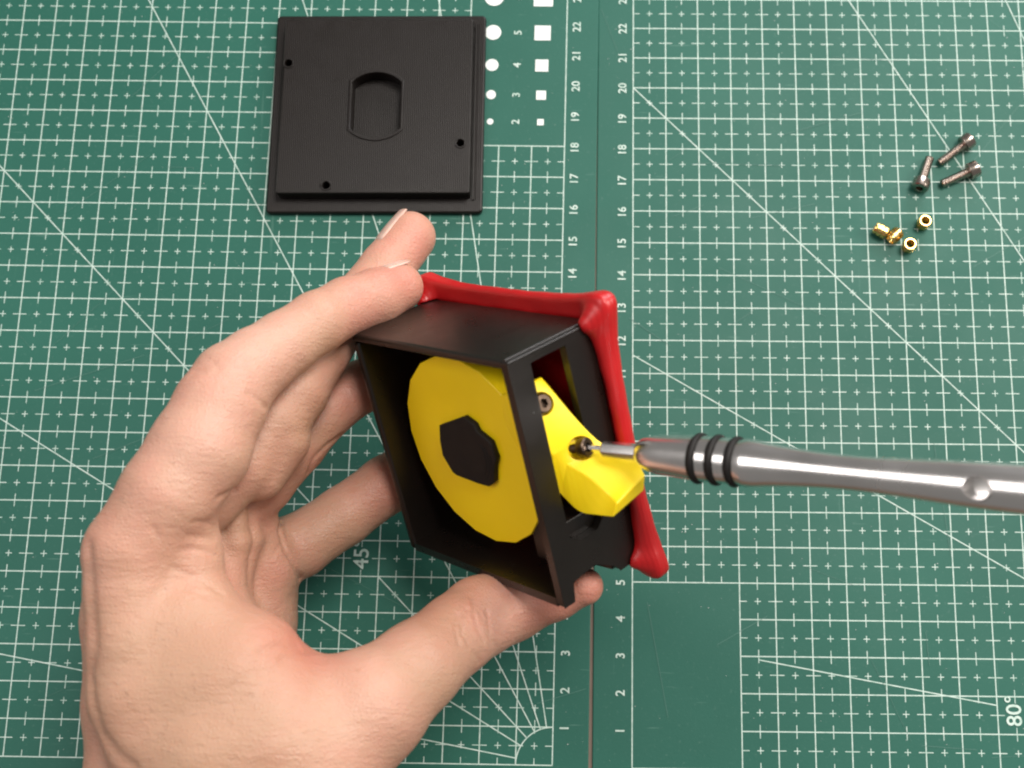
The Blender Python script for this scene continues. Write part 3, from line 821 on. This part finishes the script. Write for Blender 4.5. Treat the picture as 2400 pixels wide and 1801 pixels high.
def hit(u, v):
    """first point of the hand met when looking at photo pixel u,v"""
    d_ = CAM_R.T @ np.array([(u - PP_X) / F_PX, -(v - PP_Y) / F_PX, -1.0]); d_ /= np.linalg.norm(d_)
    ts = np.arange(19.0, 36.0, 0.03); P_ = CAM_C + ts[:, None] * d_
    ok = ((P_ > HF.lo) & (P_ < HF.lo + (HF.n - 1) * HF.h)).all(1)
    dd = np.full(len(ts), 9.0); dd[ok] = sample(HF, P_[ok]); k = np.argmax(dd < 0)
    return P_[k] if dd[k] < 0 else None
def crease(px, wd, dp):
    pts = []
    for (u0, v0), (u1, v1) in zip(px[:-1], px[1:]):
        for i in range(6): pts.append(hit(u0 + (u1 - u0) * i / 6, v0 + (v1 - v0) * i / 6))
    pts.append(hit(*px[-1])); pts = [p for p in pts if p is not None]
    if len(pts) > 1: CREASES.append((pts, wd, dp))
CREASES = []
crease([(624, 957), (604, 938), (582, 922)], 0.07, 0.045)
crease([(511, 1167), (530, 1158), (549, 1148)], 0.08, 0.06)
crease([(660, 1222), (655, 1245), (668, 1290), (690, 1325), (708, 1365)], 0.06, 0.13)
crease([(660, 1270), (640, 1300)], 0.05, 0.02)
for px in ([(1113, 1414), (1109, 1432), (1118, 1470), (1133, 1505)], [(1091, 1498), (1105, 1525), (1123, 1550)], [(1093, 1428), (1080, 1450), (1082, 1490)], [(1140, 1430), (1146, 1470), (1150, 1495)], [(1070, 1440), (1066, 1470), (1075, 1510)]):
    crease(px, 0.042, 0.045)
for px in ([(420, 1290), (460, 1287), (505, 1300)], [(400, 1330), (450, 1350), (520, 1392)], [(430, 1380), (480, 1396)], [(450, 1225), (490, 1222)], [(440, 1255), (500, 1265)], [(360, 1235), (372, 1262)]):
    crease(px, 0.055, 0.035)
crease([(206, 1285), (213, 1381), (217, 1453), (221, 1508), (210, 1580), (218, 1652), (237, 1718), (270, 1765), (312, 1800)], 0.16, 0.075)
crease([(722, 1110), (735, 1075), (765, 1045), (800, 1020)], 0.06, 0.07)
crease([(700, 1516), (660, 1512), (610, 1530)], 0.10, 0.04)
crease([(738, 1526), (700, 1532), (660, 1545)], 0.08, 0.03)
rg = np.random.default_rng(5)
for k in range(16):                                   # knuckle wrinkles of the thumb
    t = rg.uniform(-1, 1); w_ = rg.uniform(-0.7, 0.7); l_ = rg.uniform(14, 34)
    cu, cv = 1128 + 30 * t + 42 * w_, 1462 - 24 * t + 52 * w_; du, dv = 0.55 + rg.uniform(-.3, .3), 0.83
    crease([(cu - du * l_, cv - dv * l_), (cu + 6 * rg.uniform(-1, 1), cv), (cu + du * l_, cv + dv * l_)], 0.038, rg.uniform(0.007, 0.017))
for k in range(12):                                   # fine folds where the index joins the palm
    cu, cv = rg.uniform(400, 500), rg.uniform(1200, 1400); l_ = rg.uniform(15, 40)
    crease([(cu - l_, cv - 6), (cu, cv + rg.uniform(-6, 6)), (cu + l_, cv + 8)], 0.036, rg.uniform(0.008, 0.020))
for k in range(10):                                   # skin over the index middle joint
    cu, cv = rg.uniform(455, 530), rg.uniform(830, 910); l_ = rg.uniform(8, 20)
    crease([(cu - l_ * .6, cv + l_ * .5), (cu + l_ * .6, cv - l_ * .6)], 0.034, rg.uniform(0.006, 0.014))
crease([(480, 838), (500, 850), (510, 866)], 0.05, 0.02)
crease([(455, 868), (480, 872)], 0.05, 0.018)
for pts, wd, dp in CREASES: groove(HF, pts, wd, dp)
ho, V = field_mesh('hand_skin', HF, SKIN, None)
# skin pigment: redder tips and web, paler over the knuckles
spots_r = [((945, 655), 0.9, .55), ((975, 560), 0.9, .5), ((705, 1515), 0.9, 1.0), ((650, 1508), .7, .7), ((1290, 1420), 1.3, .6), ((1390, 1370), .8, .6), ((900, 1140), .8, .4), ((840, 930), .8, .45), ((860, 740), 1.0, .3),
           ((440, 880), .8, .25), ((230, 1290), .9, .25), ((590, 1340), .9, .2), ((640, 1180), .8, .3)]
spots_p = [((600, 790), 1.3, .45), ((470, 1000), 1.6, .3), ((205, 1330), .6, .3), ((540, 860), .9, .3), ((1180, 1440), .8, .35), ((900, 1560), 1.6, .2)]
spots_t = [((420, 1640), 2.6, .75), ((300, 1480), 1.6, .5), ((480, 1760), 2.4, .75), ((1020, 1600), 1.0, .5), ((560, 1440), 1.2, .4), ((790, 1250), 1.0, .4), ((560, 1260), .8, .5), ((700, 990), .9, .35), ((760, 800), .8, .3)]
pig = np.zeros((len(V), 4), np.float32); pig[:, 3] = 1
for ch, lst in ((0, spots_r), (1, spots_p), (2, spots_t)):
    for (u, v), rad, amt in lst:
        c = hit(u, v)
        if c is None: continue
        pig[:, ch] = np.maximum(pig[:, ch], amt * np.exp(-((V - c) ** 2).sum(1) / rad ** 2))
at_ = ho.data.color_attributes.new('pigment', 'FLOAT_COLOR', 'POINT'); at_.data.foreach_set('color', pig.ravel())
ho.parent = hand; ho.matrix_parent_inverse = Matrix.Translation(Vector((6, -4, 0)) * S)

def nail(c, axis, out, wd, ln, R):
    """curved nail plate: c centre, axis towards the tip, out away from the bone"""
    a = np.array(axis, float); a /= np.linalg.norm(a); n = np.array(out, float); n -= a * (n @ a); n /= np.linalg.norm(n); s_ = np.cross(a, n)
    vs, fs = [], []; nu, nv = 12, 10
    for layer in (0, 1):
        for j in range(nv + 1):
            y = (j / nv - .5) * ln; taper = 1 - 0.25 * max(0, (0.25 - j / nv)) - 0.5 * max(0, j / nv - .88)
            for i in range(nu + 1):
                th_ = (i / nu - .5) * wd / R * taper
                up = R * math.cos(th_) - R - 0.10 * (y / ln) ** 2 * ln - (0.035 if layer else 0)
                vs.append(np.array(c) + a * y + s_ * (R * math.sin(th_)) + n * up)
    K = (nu + 1) * (nv + 1); q = nu + 1
    for j in range(nv):
        for i in range(nu):
            f = (j * q + i, j * q + i + 1, j * q + q + i + 1, j * q + q + i); fs.append(f); fs.append(tuple(K + x for x in reversed(f)))
    rim = [i for i in range(q)] + [j * q + nu for j in range(1, nv + 1)] + [nv * q + i for i in range(nu - 1, -1, -1)] + [j * q for j in range(nv - 1, 0, -1)]
    for x, y in zip(rim, rim[1:] + rim[:1]): fs.append((y, x, x + K, y + K))
    o_ = mesh('fingernail', vs, fs, NAIL, hand, True); o_.matrix_parent_inverse = Matrix.Translation(Vector((6, -4, 0)) * S)
    return o_
def finger_nail(ch, out, ln=1.15, wd=0.92, lift=0.012, fwd=-0.17):
    (p0, r0), (p1, r1) = ch[-2], ch[-1]; a = (p1 - p0) / np.linalg.norm(p1 - p0); n = np.array(out, float); n -= a * (n @ a); n /= np.linalg.norm(n)
    nail(p1 + a * fwd + n * (r1 + (r0 - r1) * 0.25 + lift) , a - 0.04 * n, n, wd, ln, r1 * 1.05)
finger_nail(idx_f, (-0.42, 0.86, 0.28))
finger_nail(mid_f, (-0.78, 0.52, 0.32))

# short fine hairs on the back of the hand and the first finger bone
vs, fs = [], []
for (u0, u1, v0, v1, n_) in ((300, 620, 1600, 1790, 44), (340, 480, 950, 1130, 10), (250, 420, 1380, 1600, 16)):
    for k in range(n_):
        p = hit(rg.uniform(u0, u1), rg.uniform(v0, v1))
        if p is None: continue
        g = np.array([sample(HF, (p + 0.06 * np.eye(3)[i])[None])[0] - sample(HF, (p - 0.06 * np.eye(3)[i])[None])[0] for i in range(3)]); g /= np.linalg.norm(g) + 1e-9
        d_ = np.array([-0.7, 0.5, 0.0]) + rg.normal(0, .35, 3); d_ -= g * (d_ @ g); d_ /= np.linalg.norm(d_)
        L_ = rg.uniform(0.12, 0.30); sd = np.cross(d_, g) * 0.0026; k0 = len(vs)
        for t, lift, wd in ((0, -0.01, 1), (0.5, 0.035, 0.8), (1.0, 0.03, 0.2)):
            c = p + d_ * L_ * t + g * lift; vs += [c - sd * wd, c + sd * wd, c + g * 0.004 * wd]
        for a in (0, 3):
            for i in range(3): fs.append((k0 + a + i, k0 + a + (i + 1) % 3, k0 + a + 3 + (i + 1) % 3, k0 + a + 3 + i))
HAIR, nt_, b_ = mat_new('fine_hair'); b_.inputs['Base Color'].default_value = (0.17, 0.095, 0.055, 1); b_.inputs['Roughness'].default_value = 0.5
hr = mesh('hand_hair', vs, fs, HAIR, hand); hr.matrix_parent_inverse = Matrix.Translation(Vector((6, -4, 0)) * S); hr['kind'] = 'stuff'
